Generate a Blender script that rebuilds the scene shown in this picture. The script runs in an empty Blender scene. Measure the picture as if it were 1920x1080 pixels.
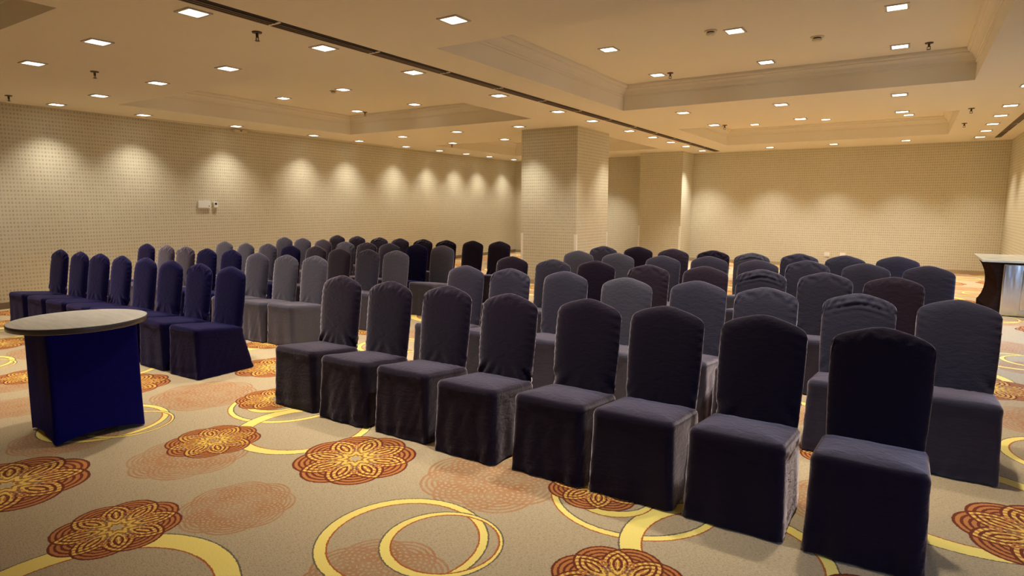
import bpy, bmesh, math, random
import numpy as np
from mathutils import Matrix, Vector
random.seed(7)
C = bpy.context.scene.collection
SC = bpy.context.scene

# ---------------------------------------------------------------- camera
cam_d = bpy.data.cameras.new('camera')
cam = bpy.data.objects.new('camera', cam_d)
C.objects.link(cam)
cam_d.sensor_width = 36.0
cam_d.lens = 1150.75 * 36.0 / 1920.0
cam_d.clip_start = 0.05
cam_d.clip_end = 200
cam.matrix_world = Matrix((
    (0.83996023, -0.07306485, 0.53770656, 0.0),
    (0.54264379, 0.10920424, -0.83283381, 0.0),
    (0.00213104, 0.9913304, 0.13137541, 1.6),
    (0, 0, 0, 1)))
SC.camera = cam

# ---------------------------------------------------------------- light and exposure
SC.view_settings.view_transform = 'Standard'
SC.view_settings.look = 'None'
SC.view_settings.gamma = 1.0
SC.view_settings.use_curve_mapping = False
SC.view_settings.exposure = 0.0
SC.cycles.max_bounces = 8
SC.cycles.diffuse_bounces = 5
SC.cycles.glossy_bounces = 4
SC.cycles.sample_clamp_indirect = 6.0
SC.cycles.use_light_tree = True

world = bpy.data.worlds.new('sky')
SC.world = world
world.use_nodes = True
bg = world.node_tree.nodes['Background']
bg.inputs[0].default_value = (0.42, 0.62, 1.0, 1)
bg.inputs[1].default_value = 4.2

SPOT_POWER = 206.0          # every recessed downlight
SPOT_COLOR = (1.0, 0.925, 0.79)
DIFFUSER_STRENGTH = 7.0

# ---------------------------------------------------------------- room numbers (metres)
H = 3.164        # soffit
HC = 3.55        # ceiling inside the coffers
XL, XR, YB, YF = -11.77, 1.83, 18.44, -3.2
XT = -4.73       # partition track


# ---------------------------------------------------------------- helpers
def link(name, mesh, mat=None, parent=None, smooth=False):
    o = bpy.data.objects.new(name, mesh)
    C.objects.link(o)
    if mat is not None:
        mesh.materials.append(mat)
    if parent is not None:
        o.parent = parent
    if smooth:
        for p in mesh.polygons:
            p.use_smooth = True
    return o


def from_bm(name, bm, mat=None, parent=None, smooth=False):
    me = bpy.data.meshes.new(name)
    bm.normal_update()
    bm.to_mesh(me)
    bm.free()
    return link(name, me, mat, parent, smooth)


def add_box(bm, lo, hi, bevel=0.0, seg=2):
    r = bmesh.ops.create_cube(bm, size=1.0)
    vs = r['verts']
    s = [hi[i] - lo[i] for i in range(3)]
    c = [(hi[i] + lo[i]) / 2 for i in range(3)]
    for v in vs:
        v.co = Vector((v.co.x * s[0] + c[0], v.co.y * s[1] + c[1], v.co.z * s[2] + c[2]))
    if bevel > 0:
        es = list({e for v in vs for e in v.link_edges})
        bmesh.ops.bevel(bm, geom=es, offset=bevel, segments=seg, affect='EDGES', profile=0.6)


def add_lathe(bm, prof, seg=24, center=(0, 0, 0)):
    rings = []
    for r, z in prof:
        rings.append([bm.verts.new((center[0] + r * math.cos(2 * math.pi * k / seg),
                                    center[1] + r * math.sin(2 * math.pi * k / seg), center[2] + z))
                      for k in range(seg)])
    for a, b in zip(rings[:-1], rings[1:]):
        for k in range(seg):
            bm.faces.new((a[k], a[(k + 1) % seg], b[(k + 1) % seg], b[k]))
    bm.faces.new(rings[0][::-1])
    bm.faces.new(rings[-1])
    bmesh.ops.recalc_face_normals(bm, faces=bm.faces)


def box(name, lo, hi, mat, parent=None, bevel=0.0):
    bm = bmesh.new()
    add_box(bm, lo, hi, bevel)
    return from_bm(name, bm, mat, parent)


def quad(bm, *pts):
    bm.faces.new([bm.verts.new(p) for p in pts])


def struct(o):
    o['kind'] = 'structure'
    return o


def empty(name, loc, label, cat, group=None, rz=0.0):
    o = bpy.data.objects.new(name, None)
    C.objects.link(o)
    o.empty_display_size = 0.1
    o.location = loc
    o.rotation_euler = (0, 0, rz)
    o['label'] = label
    o['category'] = cat
    if group:
        o['group'] = group
    return o


# ---------------------------------------------------------------- materials
class NT:
    def __init__(self, name):
        self.m = bpy.data.materials.new(name)
        self.m.use_nodes = True
        self.t = self.m.node_tree
        self.t.nodes.clear()
        self.out = self.t.nodes.new('ShaderNodeOutputMaterial')

    def node(self, typ, **kw):
        n = self.t.nodes.new(typ)
        for k, v in kw.items():
            setattr(n, k, v)
        return n

    def put(self, sock, v):
        if isinstance(v, bpy.types.NodeSocket):
            self.t.links.new(v, sock)
        elif v is not None:
            sock.default_value = v

    def math(self, op, a, b=None, c=None, clamp=False):
        n = self.node('ShaderNodeMath', operation=op, use_clamp=clamp)
        for i, v in enumerate((a, b, c)):
            if v is not None:
                self.put(n.inputs[i], v)
        return n.outputs[0]

    def vec(self, op, a, b=None, c=None, scale=None):
        n = self.node('ShaderNodeVectorMath', operation=op)
        for i, v in enumerate((a, b, c)):
            if v is not None:
                self.put(n.inputs[i], v)
        if scale is not None:
            self.put(n.inputs['Scale'], scale)
        return n.outputs['Value'] if op in ('LENGTH', 'DISTANCE', 'DOT_PRODUCT') else n.outputs[0]

    def mixc(self, f, a, b):
        n = self.node('ShaderNodeMix', data_type='RGBA')
        self.put(n.inputs[0], f)
        for s, v in ((n.inputs[6], a), (n.inputs[7], b)):
            if isinstance(v, tuple) and len(v) == 3:
                v = v + (1,)
            self.put(s, v)
        return n.outputs[2]

    def mixv(self, f, a, b):
        n = self.node('ShaderNodeMix', data_type='VECTOR')
        self.put(n.inputs[0], f)
        self.put(n.inputs[4], a)
        self.put(n.inputs[5], b)
        return n.outputs[1]

    def noise(self, vec, scale, detail=2.0, rough=0.5):
        n = self.node('ShaderNodeTexNoise')
        self.put(n.inputs['Vector'], vec)
        n.inputs['Scale'].default_value = scale
        n.inputs['Detail'].default_value = detail
        n.inputs['Roughness'].default_value = rough
        return n.outputs[0]

    def bsdf(self, col, rough=0.6, metal=0.0, bump=None, bump_s=0.3, bump_d=0.01, spec=0.5, sheen=0.0, sheen_rough=0.4, sheen_tint=(1, 1, 1, 1)):
        b = self.node('ShaderNodeBsdfPrincipled')
        if isinstance(col, tuple) and len(col) == 3:
            col = col + (1,)
        self.put(b.inputs['Base Color'], col)
        self.put(b.inputs['Roughness'], rough)
        b.inputs['Metallic'].default_value = metal
        b.inputs['Specular IOR Level'].default_value = spec
        b.inputs['Sheen Weight'].default_value = sheen
        b.inputs['Sheen Roughness'].default_value = sheen_rough
        b.inputs['Sheen Tint'].default_value = sheen_tint
        if bump is not None:
            n = self.node('ShaderNodeBump')
            n.inputs['Strength'].default_value = bump_s
            n.inputs['Distance'].default_value = bump_d
            self.put(n.inputs['Height'], bump)
            self.t.links.new(n.outputs[0], b.inputs['Normal'])
        self.t.links.new(b.outputs[0], self.out.inputs[0])
        return self.m

    def coord(self, which='Object'):
        return self.node('ShaderNodeTexCoord').outputs[which]

    def sep(self, v):
        n = self.node('ShaderNodeSeparateXYZ')
        self.put(n.inputs[0], v)
        return n.outputs

    def comb(self, x, y, z):
        n = self.node('ShaderNodeCombineXYZ')
        for i, v in enumerate((x, y, z)):
            self.put(n.inputs[i], v)
        return n.outputs[0]


def plain(name, col, rough=0.6, metal=0.0, grain=40.0, amount=0.08, **kw):
    n = NT(name)
    f = n.noise(n.coord(), grain, 3)
    dark = tuple(c * (1 - amount) for c in col)
    return n.bsdf(n.mixc(f, dark, col), rough, metal, **kw)


def wallpaper(name):
    """cream woven paper printed with a regular grid of small tan dashes"""
    n = NT(name)
    p = n.coord()
    s = n.sep(p)
    u = n.math('ADD', s[0], s[1])
    v = s[2]
    jit = n.noise(p, 9.0, 2)
    uu = n.math('DIVIDE', u, 0.046)
    vv = n.math('DIVIDE', v, 0.062)
    fu = n.math('FRACT', uu)
    fv = n.math('FRACT', vv)
    # dash: narrow in u, taller in v
    du = n.math('ABSOLUTE', n.math('SUBTRACT', fu, 0.5))
    dv = n.math('ABSOLUTE', n.math('SUBTRACT', fv, 0.5))
    m1 = n.math('LESS_THAN', du, 0.23)
    m2 = n.math('LESS_THAN', dv, 0.22)
    dash = n.math('MULTIPLY', m1, m2)
    cell = n.node('ShaderNodeTexWhiteNoise', noise_dimensions='2D')
    n.put(cell.inputs['Vector'], n.comb(n.math('FLOOR', uu), n.math('FLOOR', vv), 0.0))
    amt = n.math('MULTIPLY', dash, n.math('MULTIPLY_ADD', cell.outputs[0], 0.30, 0.26))
    # thin horizontal and vertical threads of the weave
    th = n.math('MULTIPLY', n.math('GREATER_THAN', dv, 0.42), 0.20)
    tv = n.math('MULTIPLY', n.math('GREATER_THAN', du, 0.43), 0.12)
    base = n.mixc(jit, (0.55, 0.51, 0.38), (0.63, 0.59, 0.45))
    c = n.mixc(n.math('ADD', th, tv), base, (0.76, 0.70, 0.55))
    c = n.mixc(amt, c, (0.25, 0.19, 0.10))
    return n.bsdf(c, 0.55, bump=amt, bump_s=0.2, bump_d=0.003, spec=0.3)


# ---- carpet: period of the woven pattern and its motifs, in metres on the floor
PX, PY = 2.98, 3.05
FILLED = [(-2.875, 2.61, .385), (-3.92, 2.29, .305), (-3.235, 1.36, .295), (-4.27, 1.24, .42), (-1.40, 3.11, .305), (-2.29, 3.76, .40)]
FADED = [(-3.80, 2.05, .36), (-2.93, 1.82, .30), (-1.98, 2.84, .42), (-1.84, 1.75, .33), (-3.15, 3.62, .33)]
# outer centre, outer radius, inner centre, inner radius, swap of the outline colours
RINGS = [(-1.958, 2.06, .412, -1.950, 2.062, .368, 0), (-1.78, 2.14, .292, -1.768, 2.152, .264, 0),
         (-1.18, 3.10, .462, -1.185, 3.104, .430, 1), (-3.60, 2.79, .480, -3.575, 2.79, .405, 0),
         (-1.27, 3.02, .215, -1.265, 3.045, .180, 1), (-2.66, 0.94, .600, -2.64, 0.935, .500, 0)]


def carpet(name):
    n = NT(name)
    s = n.sep(n.coord())
    p0 = n.comb(s[0], s[1], 0.0)
    wob = n.node('ShaderNodeTexNoise')
    n.put(wob.inputs['Vector'], p0)
    wob.inputs['Scale'].default_value = 90.0
    wob.inputs['Detail'].default_value = 1.0
    p = n.vec('ADD', p0, n.vec('SCALE', n.vec('SUBTRACT', wob.outputs[1], (0.5, 0.5, 0.5)), scale=0.010))
    hp = (PX / 2, PY / 2, 1.0)
    hm = (-PX / 2, -PY / 2, -1.0)

    def local(cx, cy):
        return n.vec('WRAP', n.vec('SUBTRACT', p, (cx, cy, 0.0)), hp, hm)

    def gather(motifs):
        acc = None
        for cx, cy, r in motifs:
            d = n.vec('SCALE', local(cx, cy), scale=1.0 / r)
            if acc is None:
                acc = n.mixv(n.math('LESS_THAN', n.vec('LENGTH', d), 1.06), (5.0, 5.0, 0.0), d)
            else:
                acc = n.mixv(n.math('LESS_THAN', n.vec('LENGTH', d), 1.06), acc, d)
        return acc

    def rosette(v, lobes, dist, rho, freq, dark_share):
        """eight overlapping discs of concentric threads; returns (inside, stripe, check, r)"""
        q = n.sep(v)
        r = n.vec('LENGTH', v)
        a = n.math('ARCTAN2', q[1], q[0])
        half = math.pi / lobes
        f = n.math('ABSOLUTE', n.math('WRAP', a, half, -half))
        ds = []
        for k in (0, 1, 2):
            # distance to the k-th nearest lobe centre, at angle 0, +2h, -2h
            ang = [0.0, 2 * half, -2 * half][k]
            x = n.math('MULTIPLY', r, n.math('COSINE', n.math('SUBTRACT', f, ang)))
            y = n.math('MULTIPLY', r, n.math('SINE', n.math('SUBTRACT', f, ang)))
            x = n.math('SUBTRACT', x, dist)
            ds.append(n.math('SQRT', n.math('ADD', n.math('MULTIPLY', x, x), n.math('MULTIPLY', y, y))))
        st = [n.math('GREATER_THAN', n.math('FRACT', n.math('MULTIPLY', n.math('SUBTRACT', rho, d), freq)), dark_share) for d in ds]
        ins = [n.math('LESS_THAN', d, rho) for d in ds]
        return r, ds, st, ins

    # base wool
    wv = n.noise(n.comb(n.math('MULTIPLY', s[0], 1.0), n.math('MULTIPLY', s[1], 1.0), 0.0), 170.0, 2, 0.7)
    big = n.noise(p0, 1.3, 3)
    fleck = n.noise(n.comb(n.math('MULTIPLY', s[0], 60.0), n.math('MULTIPLY', s[1], 200.0), 0.0), 1.0, 2, 0.6)
    base = n.mixc(wv, (0.22, 0.155, 0.085), (0.76, 0.61, 0.39))
    base = n.mixc(n.math('MULTIPLY', n.math('GREATER_THAN', fleck, 0.58), 0.5), base, (0.20, 0.14, 0.085))
    base = n.mixc(n.math('MULTIPLY', big, 0.25), base, (0.40, 0.30, 0.18))

    # faded rosettes: rust threads on the bare wool
    v = gather(FADED)
    r, ds, st, ins = rosette(v, 8, 0.50, 0.50, 13.0, 0.50)
    a0 = n.math('MULTIPLY', ins[0], n.math('SUBTRACT', 1.0, st[0]))
    a1 = n.math('MULTIPLY', ins[1], n.math('SUBTRACT', 1.0, st[1]))
    m = n.math('MAXIMUM', a0, a1)
    patch = n.noise(p0, 7.0, 2)
    m = n.math('MULTIPLY', m, n.math('MULTIPLY_ADD', patch, 1.1, 0.05), clamp=True)
    col = n.mixc(m, base, (0.40, 0.15, 0.045))
    col = n.mixc(n.math('MULTIPLY', ins[0], 0.10), col, (0.50, 0.27, 0.12))

    # gold rings
    for ox, oy, ro, ix, iy, ri, sw in RINGS:
        do = n.vec('LENGTH', local(ox, oy))
        di = n.vec('LENGTH', local(ix, iy))
        band = n.math('MULTIPLY', n.math('LESS_THAN', do, ro), n.math('GREATER_THAN', di, ri))
        edge_o = n.math('MULTIPLY', n.math('LESS_THAN', do, ro + 0.008), n.math('GREATER_THAN', di, ri))
        edge_i = n.math('MULTIPLY', n.math('LESS_THAN', do, ro), n.math('GREATER_THAN', di, ri - 0.009))
        red, grey = (0.42, 0.12, 0.03), (0.16, 0.13, 0.08)
        col = n.mixc(edge_o, col, red if sw else grey)
        col = n.mixc(edge_i, col, grey if sw else red)
        col = n.mixc(band, col, n.mixc(wv, (0.82, 0.59, 0.135), (1.0, 0.86, 0.26)))

    # full rosettes
    v = gather(FILLED)
    r, ds, st, ins = rosette(v, 8, 0.54, 0.46, 11.5, 0.44)
    dark = (0.16, 0.035, 0.012)
    rust = (0.50, 0.19, 0.055)
    gold = (0.80, 0.52, 0.11)
    grey = (0.20, 0.16, 0.11)
    one = n.mixc(st[0], dark, rust)
    both = n.math('MULTIPLY', st[0], st[1])
    two = n.mixc(both, n.mixc(st[1], dark, rust), gold)
    three = n.mixc(n.math('MULTIPLY', st[1], st[2]), n.mixc(st[2], n.mixc(st[0], dark, rust), n.mixc(wv, dark, grey)), n.mixc(st[0], gold, rust))
    f = n.mixc(ins[1], one, two)
    f = n.mixc(ins[2], f, three)
    core = n.math('MULTIPLY', n.math('LESS_THAN', n.math('ADD', r, n.math('MULTIPLY', st[0], 0.14)), 0.42), n.math('MAXIMUM', n.math('MULTIPLY', st[1], 0.9), 0.2))
    f = n.mixc(core, f, gold)
    f = n.mixc(n.math('LESS_THAN', r, 0.055), f, (0.62, 0.52, 0.38))
    col = n.mixc(ins[0], col, f)
    hgt = n.math('ADD', wv, n.math('MULTIPLY', fleck, 0.6))
    return n.bsdf(col, 0.95, bump=hgt, bump_s=0.35, bump_d=0.004, spec=0.1, sheen=0.1)


def cloth(name, c0, c1, rough=0.7, sheen=1.0, tint=(1.0, 0.87, 0.98, 1)):
    n = NT(name)
    p = n.coord()
    f = n.noise(p, 5.0, 3)
    weave = n.noise(p, 420.0, 1)
    cr = n.node('ShaderNodeTexNoise')
    n.put(cr.inputs['Vector'], n.vec('MULTIPLY', p, (1.0, 1.0, 2.2)))
    cr.inputs['Scale'].default_value = 16.0
    cr.inputs['Detail'].default_value = 4.0
    cr.inputs['Distortion'].default_value = 1.2
    h = n.math('ADD', n.math('MULTIPLY', weave, 0.10), n.math('MULTIPLY', cr.outputs[0], 1.0))
    return n.bsdf(n.mixc(f, c0, c1), rough, bump=h, bump_s=0.3, bump_d=0.012, spec=0.08, sheen=sheen, sheen_rough=0.36, sheen_tint=tint)


M = {}
M['carpet'] = carpet('patterned carpet')
M['wall'] = wallpaper('woven wallpaper')
M['ceiling'] = plain('ceiling paint', (0.85, 0.79, 0.65), 0.8, grain=3.0, amount=0.03, spec=0.2)
M['moulding'] = plain('moulding paint', (0.83, 0.77, 0.64), 0.7, grain=6.0, amount=0.03, spec=0.3)
M['skirting'] = plain('skirting paint', (0.20, 0.14, 0.085), 0.5, grain=12)
M['skirting_pale'] = plain('pale skirting paint', (0.42, 0.32, 0.18), 0.5, grain=12)
M['guard'] = plain('white corner guard', (0.80, 0.77, 0.68), 0.4, grain=20, amount=0.03)
M['white'] = plain('white plastic', (0.80, 0.79, 0.74), 0.4, grain=30, amount=0.03)
M['ivory'] = plain('ivory plastic', (0.72, 0.64, 0.46), 0.45, grain=30, amount=0.04)
M['bronze'] = plain('dark bronze metal', (0.10, 0.06, 0.03), 0.4, 0.6)
M['slot'] = plain('dark track slot', (0.015, 0.010, 0.007), 0.7)
M['rail'] = plain('brown track rail', (0.15, 0.09, 0.045), 0.45, 0.4)
M['lcd'] = plain('dark display', (0.035, 0.035, 0.03), 0.25)
M['light_frame'] = plain('light trim ring', (0.55, 0.50, 0.42), 0.35, 0.3)
n = NT('lit diffuser')
e = n.node('ShaderNodeEmission')
e.inputs[0].default_value = (1.0, 0.93, 0.80, 1)
e.inputs[1].default_value = DIFFUSER_STRENGTH
n.t.links.new(e.outputs[0], n.out.inputs[0])
M['diffuser'] = n.m
M['black_cloth'] = cloth('black stretch cloth', (0.0080, 0.0036, 0.0125), (0.0108, 0.0052, 0.0165))
M['navy_cloth'] = cloth('navy black stretch cloth', (0.002, 0.0010, 0.022), (0.003, 0.0015, 0.032), 0.6, 0.34, (0.50, 0.42, 1.0, 1))  # bluish side light is put into this cloth colour
M['slate_cloth'] = cloth('slate grey stretch cloth', (0.056, 0.053, 0.074), (0.070, 0.066, 0.092))  # slight cloth variation plus cool light put into the colour
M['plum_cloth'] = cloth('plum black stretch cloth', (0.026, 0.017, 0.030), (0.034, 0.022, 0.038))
M['charcoal_cloth'] = cloth('charcoal stretch cloth', (0.034, 0.031, 0.052), (0.045, 0.041, 0.067))  # black cloth greyed by the light, put into its colour
M['table_cloth'] = cloth('deep blue table cover', (0.003, 0.002, 0.085), (0.004, 0.003, 0.115), 0.8, 0.0)  # cover's own blue, deepened to stand in for bluish daylight

# table top: laminate with pale streak highlights put into the colour
n = NT('table top laminate')
p = n.coord()
st = n.noise(n.vec('MULTIPLY', p, (3.0, 22.0, 1.0)), 1.6, 4)
M['table_top'] = n.bsdf(n.mixc(st, (0.37, 0.35, 0.33), (0.64, 0.61, 0.55)), 0.42, spec=0.5)
M['table_rim'] = plain('table rim', (0.055, 0.045, 0.045), 0.35)

# counter materials
n = NT('brushed steel')
p = n.coord()
b = n.noise(n.vec('MULTIPLY', p, (5.0, 5.0, 1.2)), 1.6, 2)
g = n.noise(n.vec('MULTIPLY', p, (240.0, 240.0, 4.0)), 1.0, 2)
M['steel'] = n.bsdf(n.mixc(g, (0.60, 0.62, 0.66), (0.70, 0.72, 0.76)), 0.22, 1.0, bump=b, bump_s=0.25, bump_d=0.03)
n = NT('pale marble')
p = n.coord()
b = n.noise(p, 6.0, 6, 0.65)
M['marble'] = n.bsdf(n.mixc(b, (0.26, 0.26, 0.22), (0.62, 0.62, 0.54)), 0.22)
n = NT('dark wood')
p = n.coord()
g = n.noise(n.vec('MULTIPLY', p, (6.0, 6.0, 40.0)), 1.0, 4)
M['dark_wood'] = n.bsdf(n.mixc(g, (0.014, 0.008, 0.009), (0.035, 0.021, 0.020)), 0.9, spec=0.0)

# ---------------------------------------------------------------- structure
bm = bmesh.new()
quad(bm, (XL, YF, 0), (XR, YF, 0), (XR, YB, 0), (XL, YB, 0))
floor = struct(from_bm('floor', bm, M['carpet']))


def wall(name, lo, hi):
    return struct(box(name, lo, hi, M['wall']))


TH = 0.15
wall('wall_left', (XL - TH, YF - TH, 0), (XL, YB + TH, HC + 0.1))
wall('wall_back', (XL, YB, 0), (XR, YB + TH, HC + 0.1))
wall('wall_front', (XL, YF - TH, 0), (XR, YF, HC + 0.1))
# right wall with the window that lets the daylight in
WINDOWS = [(0.6, 2.5), (6.8, 11.0)]
WZ0, WZ1 = 0.12, 2.2
bm = bmesh.new()
edges = [YF - TH] + [v for w_ in WINDOWS for v in w_] + [YB + TH]
for i in range(0, len(edges), 2):
    add_box(bm, (XR, edges[i], 0), (XR + TH, edges[i + 1], HC + 0.1))
for WY0, WY1 in WINDOWS:
    add_box(bm, (XR, WY0, 0), (XR + TH, WY1, WZ0))
    add_box(bm, (XR, WY0, WZ1), (XR + TH, WY1, HC + 0.1))
struct(from_bm('wall_right', bm, M['wall']))
for i, (WY0, WY1) in enumerate(WINDOWS):
    bm = bmesh.new()
    n_p = 2 if i == 0 else 3
    add_box(bm, (XR + .03, WY0, WZ0), (XR + .1, WY1, WZ0 + .06))
    add_box(bm, (XR + .03, WY0, WZ1 - .06), (XR + .1, WY1, WZ1))
    for q in range(n_p + 1):
        yc_ = WY0 + .03 + (WY1 - WY0 - .06) * q / n_p
        add_box(bm, (XR + .03, yc_ - .03, WZ0 + .06), (XR + .1, yc_ + .03, WZ1 - .06))
    struct(from_bm('window_%d' % (i + 1), bm, M['guard']))
    # sampling portal in the opening (gives no light of its own)
    pl = bpy.data.lights.new('window_portal', 'AREA')
    pl.shape = 'RECTANGLE'
    pl.size = WZ1 - WZ0
    pl.size_y = WY1 - WY0
    pl.cycles.is_portal = True
    po = bpy.data.objects.new('window_portal', pl)
    po.location = (XR + 0.12, (WY0 + WY1) / 2, (WZ0 + WZ1) / 2)
    po.rotation_euler = (0, math.radians(90), 0)
    C.objects.link(po)

bm = bmesh.new()
quad(bm, (XR + 0.3, -40, -0.3), (60, -40, -0.3), (60, 60, -0.3), (XR + 0.3, 60, -0.3))
struct(from_bm('ground', bm, plain('paved ground outside', (0.18, 0.17, 0.15), 0.9)))  # unseen dark plane, added to cut light rising onto the ceiling

# ceiling: soffit with six raised coffers
COFX = [(-10.5, -5.85), (-4.1, 0.54)]
COFY = [(-2.4, 2.35), (4.95, 9.70), (12.55, 16.45)]
xs = [XL] + [v for c in COFX for v in c] + [XR]
ys = [YF] + [v for c in COFY for v in c] + [YB]
bm = bmesh.new()
for i in range(len(xs) - 1):
    for j in range(len(ys) - 1):
        x0, x1, y0, y1 = xs[i], xs[i + 1], ys[j], ys[j + 1]
        if i % 2 == 1 and j % 2 == 1:
            quad(bm, (x0, y0, HC), (x0, y1, HC), (x1, y1, HC), (x1, y0, HC))
            quad(bm, (x0, y0, H), (x0, y1, H), (x0, y1, HC), (x0, y0, HC))
            quad(bm, (x1, y0, H), (x1, y0, HC), (x1, y1, HC), (x1, y1, H))
            quad(bm, (x0, y0, H), (x0, y0, HC), (x1, y0, HC), (x1, y0, H))
            quad(bm, (x0, y1, H), (x1, y1, H), (x1, y1, HC), (x0, y1, HC))
        else:
            quad(bm, (x0, y0, H), (x0, y1, H), (x1, y1, H), (x1, y0, H))
bmesh.ops.remove_doubles(bm, verts=bm.verts, dist=1e-4)
bmesh.ops.recalc_face_normals(bm, faces=bm.faces)
bmesh.ops.reverse_faces(bm, faces=bm.faces)
struct(from_bm('ceiling', bm, M['ceiling']))

# crown moulding round each coffer (offset inwards, height)
PROF = [(0.0, 3.375), (0.012, 3.375), (0.012, 3.40), (0.022, 3.405), (0.028, 3.425), (0.042, 3.455), (0.065, 3.478),
        (0.085, 3.487), (0.085, 3.500), (0.100, 3.503), (0.112, 3.515), (0.118, 3.535), (0.118, 3.55)]
k = 0
for (x0, x1) in COFX:
    for (y0, y1) in COFY:
        k += 1
        bm = bmesh.new()
        loops = []
        for off, z in PROF:
            loops.append([bm.verts.new(q) for q in ((x0 + off, y0 + off, z), (x1 - off, y0 + off, z), (x1 - off, y1 - off, z), (x0 + off, y1 - off, z))])
        for a, b_ in zip(loops[:-1], loops[1:]):
            for i in range(4):
                bm.faces.new((a[i], a[(i + 1) % 4], b_[(i + 1) % 4], b_[i]))
        bmesh.ops.recalc_face_normals(bm, faces=bm.faces)
        struct(from_bm('trim_%d' % k, bm, M['moulding']))

# columns
CX0, CX1, CY0, CY1 = -6.858, -5.573, 10.977, 12.469
col_o = struct(box('column', (CX0, CY0, 0), (CX1, CY1, H + 0.003), M['wall']))
box('base', (CX0 - .012, CY0 - .012, 0), (CX1 + .012, CY1 + .012, 0.09), M['skirting_pale'], col_o)
PX0, PX1, PY0 = -6.788, -5.528, 17.431
pil_o = struct(box('column', (PX0, PY0, 0), (PX1, YB - 0.001, H + 0.003), M['wall']))
box('base', (PX0 - .012, PY0 - .012, 0), (PX1 + .012, YB - 0.002, 0.09), M['skirting_pale'], pil_o)


def guard(x, y, sx, sy, parent):
    """L shaped guard on a vertical corner; sx, sy point away from the column"""
    bm = bmesh.new()
    t, w = 0.006, 0.045
    prof = [(t, t), (-w, t), (-w, 0.0005), (0.0005, 0.0005), (0.0005, -w), (t, -w)]
    lo, hi = [], []
    for a, b_ in prof:
        lo.append(bm.verts.new((x + a * sx, y + b_ * sy, 0.092)))
        hi.append(bm.verts.new((x + a * sx, y + b_ * sy, 1.053)))
    m = len(prof)
    for i in range(m):
        bm.faces.new((lo[i], lo[(i + 1) % m], hi[(i + 1) % m], hi[i]))
    bm.faces.new(lo)
    bm.faces.new(hi)
    bmesh.ops.recalc_face_normals(bm, faces=bm.faces)
    o = from_bm('corner_guard', bm, M['guard'], parent)
    o['label'] = 'white corner guard'


for x, y, sx, sy in ((CX0, CY0, -1, -1), (CX1, CY0, 1, -1), (CX1, CY1, 1, 1), (CX0, CY1, -1, 1)):
    guard(x, y, sx, sy, col_o)
for x, y, sx, sy in ((PX0, PY0, -1, -1), (PX1, PY0, 1, -1)):
    guard(x, y, sx, sy, pil_o)

# baseboards
struct(box('baseboard_left', (XL, YF, 0), (XL + .015, YB, 0.10), M['skirting']))
bm = bmesh.new()
add_box(bm, (XL + .015, YB - .015, 0), (PX0 - .012, YB, 0.09))
add_box(bm, (PX1 + .012, YB - .015, 0), (XR - .015, YB, 0.09))
struct(from_bm('baseboard_back', bm, M['skirting_pale']))
struct(box('baseboard_right', (XR - .015, YF, 0), (XR, YB, 0.09), M['skirting_pale']))

# partition tracks in the ceiling: dark slot between two rails, in segments with small joints
def track(name, x, joints, width):
    bm = bmesh.new()
    add_box(bm, (x - width * .5, joints[0], H - 0.004), (x + width * .5, joints[-1], H))
    o = struct(from_bm(name, bm, M['slot']))
    for a, b_ in zip(joints[:-1], joints[1:]):
        bm = bmesh.new()
        for fr in (-0.5, -0.23, 0.05):
            add_box(bm, (x + fr * width, a + .012, H - 0.012), (x + fr * width + 0.022, b_ - .012, H - 0.004))
        from_bm('track_segment', bm, M['rail'], o)
    for y in joints[1:-1]:
        box('joint_plate', (x - width * .5, y - .012, H - 0.011), (x + width * .5, y + .012, H - 0.004), M['ceiling'], o)
    return o


track('trim_7', XT, [0.2, 1.3, 2.42, 3.54, 4.72, 5.86, 6.98, 8.14, 9.3, 10.5, 11.7, 12.9, 14.1, 15.3, 16.5, 17.98], 0.15)
track('trim_8', 1.50, [9.0, 10.5, 12.0, 13.5, 15.0, 16.3, 17.68], 0.11)
# shadow gap along the left wall
struct(box('trim_9', (XL + .15, 5.9, H - 0.003), (XL + .165, 12.2, H), M['rail']))

# ---------------------------------------------------------------- ceiling lights
fr_bm = bmesh.new()
S0, S1, DZ = 0.083, 0.105, 0.010
for a, b_ in (((-S1, -S1), (S1, -S0)), ((-S1, S0), (S1, S1)), ((-S1, -S0), (-S0, S0)), ((S0, -S0), (S1, S0))):
    add_box(fr_bm, (a[0], a[1], -DZ), (b_[0], b_[1], 0))
fr_me = bpy.data.meshes.new('frame')
fr_bm.to_mesh(fr_me)
fr_bm.free()
fr_me.materials.append(M['light_frame'])
df_bm = bmesh.new()
add_box(df_bm, (-S0, -S0, -0.006), (S0, S0, -0.001))
df_me = bpy.data.meshes.new('diffuser')
df_bm.to_mesh(df_me)
df_bm.free()
df_me.materials.append(M['diffuser'])
def beam(k, col=SPOT_COLOR, cone=88):
    spot = bpy.data.lights.new('downlight_beam', 'SPOT')
    spot.energy = SPOT_POWER * k
    spot.color = col
    spot.spot_size = math.radians(cone)
    spot.spot_blend = 1.0
    spot.shadow_soft_size = 0.07
    return spot


BEAM_WALL, BEAM_COLUMN, BEAM_NEAR, BEAM_FAR = beam(0.56, SPOT_COLOR, 100), beam(0.82), beam(1.0), beam(1.45, (1.0, 0.96, 0.88))   # tuned by area: weaker by the walls, stronger and whiter at the rear

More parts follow.
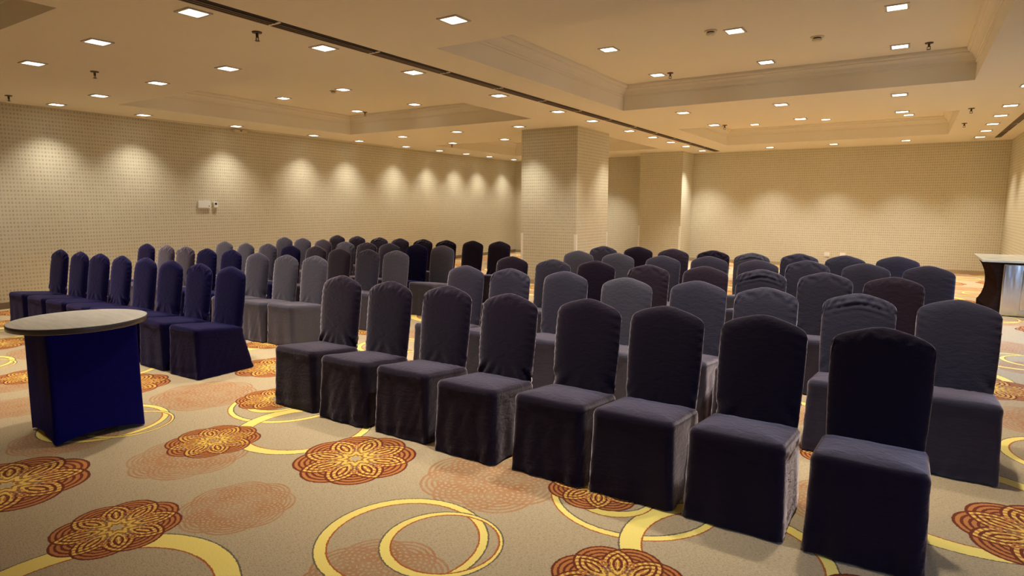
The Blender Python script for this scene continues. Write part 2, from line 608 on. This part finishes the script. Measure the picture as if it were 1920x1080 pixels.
ORD = ['first', 'second', 'third', 'fourth', 'fifth', 'sixth', 'seventh', 'eighth', 'ninth', 'tenth', 'eleventh', 'twelfth']
light_groups = [  # includes unseen fixtures added for the room's light
    # (phrase, group, list of (x, y, z))
    ('along the left wall', 'downlights along the left wall', [(-11.3, y, H) for y in (3.0, 4.42, 5.72, 7.47, 9.35, 10.7, 12.35, 13.72, 14.97, 16.17, 17.6)]),
    ('beside the dark ceiling track', 'downlights beside the ceiling track', [(-5.03, y, H) for y in (3.0, 4.33, 5.65, 7.44, 9.19, 10.49, 12.26, 13.63, 14.89, 16.09, 17.58)]),
    ('along the right wall', 'downlights along the right wall', [(1.16, y, H) for y in (10.44, 12.33, 13.57, 14.82, 16.06, 17.39)]),
    ('on the band before the left middle coffer', 'downlights left of the track, near the camera', [(-9.88, 4.41, H), (-8.23, 4.37, H), (-6.69, 4.36, H), (-8.28, 3.05, H), (-6.69, 3.01, H)]),
    ('on the band behind the left middle coffer', 'downlights before the left far coffer', [(-9.77, 10.57, H), (-8.16, 10.49, H), (-6.60, 10.46, H), (-9.68, 12.27, H), (-8.12, 12.24, H)]),
    ('inside the left near coffer', 'downlights inside the left near coffer', [(-8.18, 0.9, HC), (-6.62, 0.9, HC)]),  # unseen pair, added to brighten the side of the near coffer
    ('inside the left middle coffer', 'downlights inside the left middle coffer', [(x, y, HC) for y in (5.75, 7.42, 9.2) for x in (-9.75, -8.18)]),  # near row is hidden by the coffer edge, added for its light
    ('inside the right middle coffer', 'downlights inside the right middle coffer', [(x, y, HC) for y in (5.75, 7.36, 9.12) for x in (-3.32, -1.80, -0.265)]),  # near row hidden behind the coffer lip, added for light on the chairs
    ('on the band behind the right middle coffer', 'downlights before the right far coffer', [(-3.32, 10.40, H), (-1.80, 10.38, H), (-0.26, 10.36, H), (-3.30, 12.24, H), (-1.78, 12.21, H), (-0.25, 12.19, H)]),
    ('inside the right far coffer', 'downlights inside the right far coffer', [(-3.28, 15.7, HC), (-1.76, 15.62, HC), (-0.2, 15.79, HC)]),
    ('close to the back wall', 'downlights close to the back wall', [(-3.25, 17.52, H), (-1.75, 17.46, H), (-0.23, 17.39, H), (-8.1, 17.46, H), (-9.7, 17.46, H)]),  # last two are unseen behind the column, added for their light
    ('right of the track near the camera', 'downlights right of the track, near the camera', [(-3.36, 4.29, H), (-1.78, 4.33, H), (-0.25, 4.33, H), (-3.36, 3.0, H), (-1.78, 3.0, H)]),  # all but the first are out of view, added for their light
]


def light_label(phrase, pts, i):
    x, y, z = pts[i]
    rows = []
    for q in sorted(p_[1] for p_ in pts):
        if not rows or q - rows[-1][-1] > 0.6:
            rows.append([q])
        else:
            rows[-1].append(q)
    if len(rows) == len(pts):
        return 'square downlight %s, %s one counted from the camera' % (phrase, ORD[i])
    r = [k for k, rr in enumerate(rows) if rr[0] - 1e-6 <= y <= rr[-1] + 1e-6][0]
    same = sorted(p_[0] for p_ in pts if rows[r][0] - 1e-6 <= p_[1] <= rows[r][-1] + 1e-6)
    c = same.index(x)
    pos = ORD[c] + ' from the left'
    if len(rows) == 1:
        return 'square downlight %s, %s' % (phrase, pos)
    rn = (['near', 'far'] if len(rows) == 2 else ['near', 'middle', 'far'])[r]
    return 'square downlight %s, %s row, %s' % (phrase, rn, pos)


for phrase, group, pts in light_groups:
    for i, (x, y, z) in enumerate(pts):
        o = empty('ceiling_light', (x, y, z), light_label(phrase, pts, i), 'light', group)
        f_ = bpy.data.objects.new('frame', fr_me)
        d_ = bpy.data.objects.new('diffuser', df_me)
        l_ = bpy.data.objects.new('downlight_beam', BEAM_WALL if x < -11 else BEAM_COLUMN if (9.5 < y < 13.0 and -7 < x < -4.5) else (BEAM_FAR if (y > 12.5 and x < 1.0) else BEAM_NEAR))
        l_.location = (0, 0, -0.03)
        for q in (f_, d_, l_):
            C.objects.link(q)
            q.parent = o

# ---------------------------------------------------------------- sprinklers and detectors
def sprinkler(loc, label, s=1.0):
    o = empty('sprinkler', loc, label, 'sprinkler', 'ceiling sprinklers')
    bm = bmesh.new()
    add_lathe(bm, [(0.010, -0.012), (0.042, -0.010), (0.045, -0.003), (0.045, 0.0)], 16)
    from_bm('escutcheon', bm, M['bronze'], o)
    bm = bmesh.new()
    add_lathe(bm, [(0.011, -0.050), (0.013, -0.030), (0.011, -0.010)], 12)
    for sx in (-1, 1):
        add_box(bm, (sx * .016 - .003, -.003, -0.075), (sx * .016 + .003, .003, -0.045))
    add_box(bm, (-.019, -.003, -0.050), (.019, .003, -0.044))
    from_bm('body', bm, M['bronze'], o)
    bm = bmesh.new()
    add_lathe(bm, [(0.020, -0.080), (0.022, -0.076), (0.006, -0.073)], 16)
    from_bm('deflector', bm, M['bronze'], o)


for loc, lb in (((-5.10, 3.63, H), 'bronze sprinkler head on the ceiling beside the dark track'),
                ((-8.18, 3.62, H), 'bronze sprinkler head among the downlights at upper left'),
                ((-10.99, 3.71, H), 'bronze sprinkler head near the left wall at the left picture edge'),
                ((-9.73, 9.40, HC), 'bronze sprinkler head inside the left coffer beside a downlight'),
                ((-9.89, 12.50, H), 'tiny bronze sprinkler head behind the left coffer'),
                ((-3.12, 9.10, HC), 'bronze sprinkler head in the far left corner of the right coffer'),
                ((0.03, 9.12, HC), 'bronze sprinkler head in the far right corner of the right coffer'),
                ((-3.14, 12.40, H), 'bronze sprinkler head behind the right coffer, left part of the band'),
                ((0.68, 12.38, H), 'bronze sprinkler head behind the right coffer, by the right wall lights'),
                ((0.71, 14.47, H), 'bronze sprinkler head beside the far coffer near the right wall')):
    sprinkler(loc, lb)


def detector(loc, label, r=0.06, tilt=0.0):
    o = empty('smoke_detector', loc, label, 'detector')
    bm = bmesh.new()
    add_lathe(bm, [(r * .9, -0.014), (r, -0.010), (r, 0.0)], 24)
    from_bm('base', bm, M['ivory'], o)
    bm = bmesh.new()
    add_lathe(bm, [(r * .35, -0.052), (r * .62, -0.048), (r * .70, -0.040), (r * .70, -0.028)], 24)
    from_bm('head', bm, M['ivory'], o)
    bm = bmesh.new()
    add_lathe(bm, [(r * .58, -0.028), (r * .58, -0.013)], 24)
    from_bm('vent_ring', bm, M['bronze'], o)


detector((-1.06, 8.12, HC), 'round ivory smoke detector inside the right coffer between two downlights', 0.075)
detector((-2.03, 7.22, HC), 'flat ivory detector left of the first visible light in the right coffer', 0.07)
detector((-8.42, 7.42, HC), 'small ivory detector beside a downlight inside the left coffer', 0.06)

# ---------------------------------------------------------------- wall fittings
o = empty('control_panel', (XL, 6.98, 1.63), 'white flat control box on the left wall above the chairs', 'panel')
box('body', (0.0, -0.122, -0.07), (0.035, 0.122, 0.07), M['white'], o, 0.004)
box('status_window', (0.035, 0.085, -0.045), (0.037, 0.098, -0.02), M['lcd'], o)
o = empty('thermostat', (XL, 7.21, 1.625), 'small white thermostat with dark display beside the control box', 'thermostat')
box('body', (0.0, -0.045, -0.055), (0.045, 0.045, 0.055), M['white'], o, 0.006)
box('display', (0.045, -0.022, -0.002), (0.047, 0.026, 0.042), M['lcd'], o)
o = empty('motion_sensor', (XL, 7.82, 3.13), 'small ivory sensor box high on the left wall under the ceiling', 'sensor')
box('body', (0.0, -0.14, -0.035), (0.10, 0.14, 0.025), M['ivory'], o, 0.008)
box('lens', (0.10, -0.02, -0.012), (0.103, 0.02, 0.008), M['bronze'], o)
for i, xx in enumerate((-1.83, -1.455)):
    o = empty('wall_socket', (xx, YB, 0.345), 'white wall socket on the back wall, %s of the two' % ('left' if i == 0 else 'right'), 'socket', 'sockets on the back wall')
    box('plate', (-0.065, -0.012, -0.06), (0.065, 0.0, 0.06), M['white'], o, 0.004)
    box('insert', (-0.035, -0.015, -0.03), (0.035, -0.012, 0.03), M['white'], o)

# ---------------------------------------------------------------- chairs
def rrect(hx, hy, r, nside=18, ncor=6):
    """points and outward normals round a rounded rectangle, counter-clockwise from the +x side"""
    P, N = [], []
    cor = [(hx - r, hy - r, 0), (-hx + r, hy - r, 90), (-hx + r, -hy + r, 180), (hx - r, -hy + r, 270)]
    side = [((hx, -hy + r), (hx, hy - r), (1, 0)), ((hx - r, hy), (-hx + r, hy), (0, 1)),
            ((-hx, hy - r), (-hx, -hy + r), (-1, 0)), ((-hx + r, -hy), (hx - r, -hy), (0, -1))]
    for s_, c_ in zip(side, cor):
        for k in range(nside):
            t = k / nside
            P.append((s_[0][0] + (s_[1][0] - s_[0][0]) * t, s_[0][1] + (s_[1][1] - s_[0][1]) * t))
            N.append(s_[2])
        for k in range(ncor):
            a = math.radians(c_[2] + 90 * k / ncor)
            P.append((c_[0] + r * math.cos(a), c_[1] + r * math.sin(a)))
            N.append((math.cos(a), math.sin(a)))
    return np.array(P), np.array(N)


def folds(rng, n, kmin, kmax):
    return [(rng.uniform(kmin, kmax), rng.uniform(0, 6.28), rng.uniform(.4, 1)) for _ in range(n)]


def ev(fs, u):
    s = np.zeros_like(u)
    w = 0
    for k, ph, a in fs:
        s += a * np.sin(k * u + ph)
        w += a
    return s / max(w, 1e-6)


def ring_mesh(name, rings, cap=False):
    nv = len(rings[0])
    verts = [tuple(v) for r in rings for v in r]
    faces = []
    for i in range(len(rings) - 1):
        for k in range(nv):
            k2 = (k + 1) % nv
            faces.append((i * nv + k, i * nv + k2, (i + 1) * nv + k2, (i + 1) * nv + k))
    if cap:
        faces.append(tuple(range(nv))[::-1])
    me = bpy.data.meshes.new(name)
    me.from_pydata(verts, [], faces)
    me.update()
    for p in me.polygons:
        p.use_smooth = True
    return me


SD = 0.50       # depth of the covered seat, front at y = 0


def seat_and_skirt(seed, loose, flare):
    rng = np.random.RandomState(seed)
    hx = 0.232
    hy = SD / 2
    cy = hy
    r = 0.045
    P, N = rrect(hx, hy, r)
    nP = len(P)
    ang = np.cumsum(np.r_[0, np.hypot(*np.diff(P, axis=0).T)])
    ang = ang / (ang[-1] + np.hypot(*(P[0] - P[-1]))) * 2 * math.pi
    f1 = [(int(round(k)), p_, a) for k, p_, a in folds(rng, 5, 5, 17)]
    f2 = [(int(round(k)), p_, a) for k, p_, a in folds(rng, 4, 18, 40)]
    ztop = lambda y: 0.482 - 0.055 * np.clip(y / SD, 0, 1)
    # seat: from the middle out, over the cushion edge, to the tuck below it
    rings = []
    for sc in (0.02, 0.15, 0.3, 0.45, 0.6, 0.72, 0.82, 0.90, 0.95):
        xy = P * sc
        y = xy[:, 1] + cy
        dome = 0.020 * (1 - sc ** 4)
        wr = 0.0016 * np.sin(21 * xy[:, 0] + 26 * xy[:, 1] + seed) * (sc ** 2) * (0.3 + loose)
        wr = wr + 0.0016 * np.clip((y - 0.30) / 0.14, 0, 1) * np.sin(43 * xy[:, 0] + 9 * np.sin(9 * xy[:, 0] + seed) + seed * 2) * (sc > 0.1)
        rings.append(np.c_[xy[:, 0], y, ztop(y) + dome - 0.004 + wr])
    for a in (20, 40, 60, 80, 95):
        aa = math.radians(a)
        off = -0.030 + 0.030 * math.sin(aa) if a < 90 else 0.0
        dz = -0.034 * (1 - math.cos(aa))
        xy = P * 0.95 + (P * 0.05) * min(1, math.sin(aa)) + N * 0.002 * math.sin(aa)
        y = xy[:, 1] + cy
        rings.append(np.c_[xy[:, 0], y, ztop(y) + dz - 0.006])
    seat_end = rings[-1].copy()
    # tuck under the cushion
    xy = P + N * (0.001 - 0.003 * ev(f1, ang)[:, None])
    y = xy[:, 1] + cy
    zt = ztop(y) - 0.072
    tuck = np.c_[xy[:, 0], y, zt]
    rings.append(tuck)
    seat_me = ring_mesh('seat', rings, True)
    # skirt
    sk = [tuck]
    nz = 16
    for j in range(1, nz + 1):
        t = j / nz
        z = zt * (1 - t) + 0.004 * t
        if j == nz:
            z = z + 0.004 + 0.006 * loose * (1 + ev(f1, ang + 1))
        hx_ = hx + 0.010 * t
        P2, N2 = rrect(hx_, hy + (0.012 + flare) * 0.5 * t, r * (1 - 0.35 * t))
        am = (0.004 + 0.020 * loose) * (t ** 0.8)
        d = am * ev(f1, ang) + (0.0025 + 0.004 * loose) * ev(f2, ang + 0.6 * t) * (0.3 + t)
        d = d + 0.0022 * np.sin(t * 30 + ang * 3 + seed) * np.exp(-((t - 0.9) / 0.15) ** 2)
        d = np.minimum(d, 0.022)
        xy = P2 + N2 * d[:, None]
        ysh = cy + flare * 0.5 * t - 0.006 * t
        sk.append(np.c_[xy[:, 0], xy[:, 1] + ysh, z if np.ndim(z) else np.full(nP, z)])
    skirt_me = ring_mesh('skirt', sk)
    return seat_me, skirt_me


CROWN_T = [0, .2, .42, .6, .75, .88, .94, .975, 1.0]
CROWN_H = [.102, .097, .083, .071, .058, .042, .030, .017, 0.0]


def backrest(seed, wrinkle, gather):
    rng = np.random.RandomState(seed)
    ns, nv = 40, 44
    us = np.linspace(-1, 1, ns + 1)
    ss = np.sin(us * math.pi / 2)
    vv = np.linspace(0, 1, nv + 1)
    vv = np.sin(vv * math.pi / 2) ** 0.85
    zb, zs = 0.40, 0.908
    crown = np.interp(np.abs(ss), CROWN_T, CROWN_H)
    # soften the crown table
    crown = crown + 0.004 * (rng.rand() - .5) * (1 - ss ** 2)
    asym = (rng.rand() - .5) * 0.012 * ss * (1 - ss ** 2)
    S, V = np.meshgrid(ss, vv, indexing='ij')
    ztop = (zs + crown + asym)[:, None]
    Z = zb + V * (ztop - zb)
    rel = np.clip((Z - zb) / (0.92 - zb), 0, 1)
    W = 0.226 - 0.012 * (1 - rel) ** 1.5 + 0.004 * np.sin(rel * 3.0)
    X = S * W
    lean = 0.125 * (Z - zb) + 0.03 * (Z - zb) ** 2
    T = 0.036 * np.sqrt(np.clip(1 - np.abs(S) ** 6, 0, 1)) * np.sqrt(np.clip(1 - V ** 10, 0, 1))
    # cloth relief
    f = folds(rng, 5, 14, 34)
    low = np.exp(-((Z - 0.47) / 0.055) ** 2)
    side = np.clip(np.abs(S), 0, 1) ** 2
    w = np.zeros_like(S)
    for k, ph, a in f:
        w += a * np.sin(k * (S * 0.6 + (Z - .45) * np.sign(S) * 2.2) + ph) * (0.4 + side)
    d = 0.012 * wrinkle * w / 2.2 * low
    # ripples along the sides
    d += 0.0030 * wrinkle * np.sin(Z * 120 + S * 9 + seed) * np.abs(S) ** 5
    # gathers below the crown
    if gather > 0:
        g = np.exp(-((ztop - Z - 0.035) / 0.035) ** 2)
        d += 0.006 * gather * g * np.sin(55 * S + 5 * np.sin(7 * S + seed) + (ztop - Z) * 60)
    if gather > 1.2:
        d += 0.006 * np.sin((ztop - Z) * 150 + 0.8 * np.sin(S * 3)) * np.exp(-((ztop - Z - 0.07) / 0.05) ** 2) * (1 - S ** 2)
    yc = 0.470 + lean
    Yf = yc - T * 1.15 - d - 0.006 * np.exp(-((Z - .62) / .2) ** 2) * (1 - S ** 2)
    Yb = yc + T + d * 0.5
    verts, idx = [], {}
    faces = []
    A, B = ns + 1, nv + 1
    for i in range(A):
        for j in range(B):
            verts.append((X[i, j], Yf[i, j], Z[i, j]))
    off = len(verts)
    bi = {}
    for i in range(A):
        for j in range(B):
            if i in (0, A - 1) or j == B - 1:
                bi[(i, j)] = i * B + j
            else:
                bi[(i, j)] = len(verts)
                verts.append((X[i, j], Yb[i, j], Z[i, j]))
    for i in range(A - 1):
        for j in range(B - 1):
            faces.append((i * B + j, (i + 1) * B + j, (i + 1) * B + j + 1, i * B + j + 1))
            q = (bi[(i, j)], bi[(i, j + 1)], bi[(i + 1, j + 1)], bi[(i + 1, j)])
            if len(set(q)) >= 3:
                q2 = []
                for v_ in q:
                    if v_ not in q2:
                        q2.append(v_)
                faces.append(tuple(q2))
    me = bpy.data.meshes.new('backrest')
    me.from_pydata(verts, [], faces)
    me.update()
    for p_ in me.polygons:
        p_.use_smooth = True
    return me


BACKS = [backrest(11, .7, 0), backrest(12, 1.0, .8), backrest(13, 1.4, .5), backrest(14, .8, 1.6), backrest(15, 1.1, 0), backrest(16, 1.3, 1.1)]
SEATS = [seat_and_skirt(21, 0.12, 0.03), seat_and_skirt(22, 0.42, 0.02), seat_and_skirt(23, 0.85, 0.02), seat_and_skirt(24, 0.45, 0.03), seat_and_skirt(25, 0.10, 0.08)]
for me in BACKS:
    me.materials.append(M['black_cloth'])
for a, b_ in SEATS:
    a.materials.append(M['black_cloth'])
    b_.materials.append(M['black_cloth'])

# x, y and height of the crown of each chair, rows counted from the camera
ROWS = {
 'L1': [(-9.60, 3.65, 1.018), (-9.01, 3.645, 1.014), (-8.452, 3.64, 1.012), (-7.90, 3.63, 1.009), (-7.365, 3.645, 1.014), (-6.79, 3.625, 1.008), (-6.236, 3.618, 1.006), (-5.649, 3.613, 1.004)],
 'L2': [(-10.011, 4.983, 1.015), (-9.455, 4.984, 1.015), (-8.9, 4.978, 1.014), (-8.304, 4.948, 1.007), (-7.767, 4.969, 1.012), (-7.11, 4.92, 0.997), (-6.54, 4.92, 1.0), (-6.034, 4.951, 1.008)],
 'L3': [(-9.701, 6.096, 1.011), (-9.09, 6.07, 1.004), (-8.55, 6.10, 1.012), (-7.972, 6.087, 1.009), (-7.425, 6.112, 1.014), (-6.85, 6.06, 1.003), (-6.314, 6.084, 1.009), (-5.787, 6.11, 1.013)],
 'L4': [(-9.82, 7.37, 1.026), (-9.30, 7.37, 1.024), (-8.76, 7.37, 1.019), (-8.14, 7.32, 1.003), (-7.60, 7.32, 1.006), (-7.077, 7.318, 1.007), (-6.529, 7.339, 1.01), (-5.997, 7.337, 1.01)],
 'L5': [(-9.865, 8.676, 1.015), (-9.271, 8.669, 1.014), (-8.62, 8.626, 1.008), (-8.059, 8.602, 1.005), (-7.506, 8.623, 1.008), (-6.944, 8.61, 1.006), (-6.403, 8.654, 1.012), (-5.855, 8.686, 1.016)],
 'R1': [(-4.022, 3.59, 1.015), (-3.448, 3.572, 1.01), (-2.878, 3.584, 1.013), (-2.30, 3.55, 1.0), (-1.711, 3.574, 1.01), (-1.192, 3.577, 1.011), (-0.651, 3.571, 1.009), (-0.079, 3.557, 1.005)],
 'R2': [(-3.743, 4.936, 1.014), (-3.204, 4.933, 1.014), (-2.615, 4.957, 1.019), (-1.98, 4.90, 1.006), (-1.399, 4.937, 1.014), (-0.865, 4.889, 1.004), (-0.263, 4.891, 1.004), (0.293, 4.896, 1.005)],
 'R3': [(-4.007, 6.205, 1.01), (-3.422, 6.175, 1.005), (-2.874, 6.201, 1.01), (-2.267, 6.164, 1.003), (-1.701, 6.218, 1.013), (-1.153, 6.209, 1.011), (-0.615, 6.222, 1.013), (-0.067, 6.199, 1.009)],
 'R4': [(-3.781, 7.533, 1.01), (-3.18, 7.497, 1.004), (-2.58, 7.475, 0.999), (-2.022, 7.546, 1.012), (-1.455, 7.475, 0.999), (-0.917, 7.547, 1.012), (-0.367, 7.537, 1.01), (0.204, 7.544, 1.011)],
 'R5': [(-3.912, 8.649, 1.01), (-3.376, 8.705, 1.017), (-2.816, 8.64, 1.009), (-2.265, 8.643, 1.01), (-1.726, 8.586, 1.0), (-1.177, 8.654, 1.011), (-0.635, 8.637, 1.009), (-0.078, 8.706, 1.02)],
}
LIT_TINT = {('R2', 1): 'charcoal', ('R2', 2): 'charcoal', ('R2', 3): 'charcoal', ('R2', 4): 'slate', ('R2', 5): 'charcoal', ('R2', 6): 'charcoal', ('R2', 7): 'charcoal', ('R2', 8): 'charcoal',  # slight variation of the cloth, mostly light on each chair put into colour
        ('R4', 1): 'slate', ('R4', 2): 'slate', ('R4', 3): 'charcoal', ('R4', 4): 'charcoal', ('R4', 5): 'charcoal', ('R4', 6): 'charcoal', ('R4', 7): 'charcoal', ('R4', 8): 'charcoal',
        ('R3', 2): 'charcoal', ('R3', 4): 'plum', ('R3', 5): 'plum', ('R3', 6): 'charcoal', ('R3', 7): 'charcoal', ('R3', 8): 'plum',
        ('R5', 1): 'charcoal', ('R5', 3): 'plum', ('R5', 5): 'slate', ('R5', 6): 'charcoal', ('R5', 7): 'charcoal', ('R5', 8): 'charcoal',
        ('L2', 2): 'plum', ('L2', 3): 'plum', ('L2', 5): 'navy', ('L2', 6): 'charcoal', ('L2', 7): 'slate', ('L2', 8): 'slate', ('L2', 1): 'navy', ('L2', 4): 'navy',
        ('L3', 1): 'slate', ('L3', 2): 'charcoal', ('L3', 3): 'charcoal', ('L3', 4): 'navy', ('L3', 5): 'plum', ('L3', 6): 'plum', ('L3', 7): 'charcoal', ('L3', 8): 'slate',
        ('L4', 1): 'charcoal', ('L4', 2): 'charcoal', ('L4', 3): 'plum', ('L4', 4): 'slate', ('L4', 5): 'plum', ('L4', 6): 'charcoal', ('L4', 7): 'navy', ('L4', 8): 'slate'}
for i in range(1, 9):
    LIT_TINT[('L1', i)] = 'navy'
BACKSEL = {'R1': [2, 1, 1, 2, 4, 0, 4, 1], 'R2': [0, 5, 0, 0, 0, 5, 3, 4], 'R3': [0, 1, 0, 5, 0, 3, 5, 1], 'R4': [0, 0, 0, 0, 0, 5, 0, 4]}
SEATSEL = {'R1': [0, 2, 3, 1, 1, 0, 0, 1], 'L1': [0, 0, 1, 1, 0, 0, 0, 4], 'R2': [3, 1, 0, 3, 1, 1, 3, 3], 'L2': [0, 1, 0, 1, 0, 1, 3, 0]}
COLWORD = {'black': 'black', 'navy': 'navy-black', 'slate': 'slate grey', 'plum': 'plum-tinted black', 'charcoal': 'charcoal'}  # words for the cloth tones, which include painted-in light
ROWWORD = {'1': 'front row', '2': 'second row', '3': 'third row', '4': 'fourth row', '5': 'last row'}
POSWORD = ['leftmost', 'second from the left', 'third from the left', 'fourth from the left', 'fourth from the right', 'third from the right', 'second from the right', 'rightmost']
rng = random.Random(5)
for key, row in ROWS.items():
    block = 'left' if key[0] == 'L' else 'right'
    for i, (x, y, h) in enumerate(row):
        tint = LIT_TINT.get((key, i + 1), 'black')
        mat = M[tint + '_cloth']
        label = '%s covered chair, %s, %s of the %s block' % (COLWORD[tint], POSWORD[i], ROWWORD[key[1]], block)
        o = empty('banquet_chair', (x, y - 0.555, 0), label, 'chair', 'covered chairs in the %s block' % block, math.radians(rng.uniform(-1.6, 1.6)))
        o.scale = (1, 1, h / 1.01)
        bk = BACKS[BACKSEL.get(key, [rng.randrange(6) for _ in range(8)])[i]]
        se, sk = SEATS[SEATSEL.get(key, [rng.choice((0, 0, 1, 3)) for _ in range(8)])[i]]
        for nm, me in (('backrest', bk), ('seat', se), ('skirt', sk)):
            c = bpy.data.objects.new(nm, me)
            C.objects.link(c)
            c.parent = o
            c.material_slots[0].link = 'OBJECT'
            c.material_slots[0].material = mat

# ---------------------------------------------------------------- round cocktail table with a fitted blue cover
t = empty('round_table', (-4.92, 1.945, 0), 'round table with grey-brown top and fitted deep blue cover, left of the front row', 'table', None, math.radians(-6.0))
bm = bmesh.new()
add_lathe(bm, [(0.405, 0.0), (0.417, 0.004), (0.417, 0.036), (0.413, 0.040)], 96, (0.0, 0.0, 0.765))
o = from_bm('tabletop', bm, M['table_top'], t)
o.data.materials.append(M['table_rim'])
for p_ in o.data.polygons:
    if abs(p_.normal.z) < 0.75:
        p_.material_index = 1
        p_.use_smooth = True
# cover: square, hem arched between the four foot pockets
rings = []
nz = 14
hw = 0.275
P, N = rrect(hw, hw, 0.03, 20, 6)
ang = np.linspace(0, 2 * math.pi, len(P), endpoint=False)
for j in range(nz + 1):
    tt = j / nz
    ins_ = 0.010 * math.sin(math.pi * tt)
    corner = np.minimum(np.abs(P[:, 0]), np.abs(P[:, 1])) / hw
    arch = 0.045 * (1 - corner ** 2.2)
    zlow = 0.006 + arch
    z = 0.766 * (1 - tt) + zlow * tt
    d = -ins_ * (1 - corner) + 0.0015 * np.sin(ang * 9 + tt * 5)
    xy = P * (1.0 + 0.02 * (tt - 0.5) * corner[:, None]) + N * d[:, None]
    rings.append(np.c_[xy, z])
me = ring_mesh('table_cover', rings)
link('table_cover', me, M['table_cloth'], t)
# the frame under the cover: column and foot plate
bm = bmesh.new()
add_lathe(bm, [(0.20, 0.0), (0.20, 0.02), (0.035, 0.035), (0.03, 0.06), (0.03, 0.764)], 32)
from_bm('pedestal', bm, M['bronze'], t)

# ---------------------------------------------------------------- service counter by the right wall
c0 = empty('service_counter', (0, 0, 0), 'counter with pale marble top, steel front and dark concave end at the right', 'counter')
bm = bmesh.new()
add_box(bm, (0.935, 11.38, 0.805), (1.80, 12.86, 0.838), 0.006)
from_bm('countertop', bm, M['marble'], c0)
bm = bmesh.new()
prof = [(0.955, 0.804), (0.99, 0.77), (1.045, 0.68), (1.085, 0.58), (1.105, 0.48), (1.110, 0.38), (1.100, 0.28), (1.075, 0.19), (1.040, 0.12), (1.02, 0.095), (1.02, 0.0), (1.76, 0.0), (1.76, 0.804)]
a = [bm.verts.new((x + 0.045, 11.56, z)) for x, z in prof]
b_ = [bm.verts.new((x, 12.82, z)) for x, z in prof]
for i in range(len(prof)):
    j = (i + 1) % len(prof)
    bm.faces.new((a[i], a[j], b_[j], b_[i]))
bm.faces.new(a)
bm.faces.new(b_)
bmesh.ops.recalc_face_normals(bm, faces=bm.faces)
from_bm('body', bm, M['dark_wood'], c0)
bm = bmesh.new()
add_box(bm, (1.205, 11.50, 0.012), (1.79, 11.56, 0.775), 0.02, 4)
from_bm('front_panel', bm, M['steel'], c0, True)
bm = bmesh.new()
add_box(bm, (1.43, 11.488, 0.10), (1.74, 11.503, 0.70), 0.012, 3)
from_bm('inset_panel', bm, M['steel'], c0, True)
box('plinth', (1.22, 11.53, 0.0), (1.77, 11.60, 0.012), M['slot'], c0)
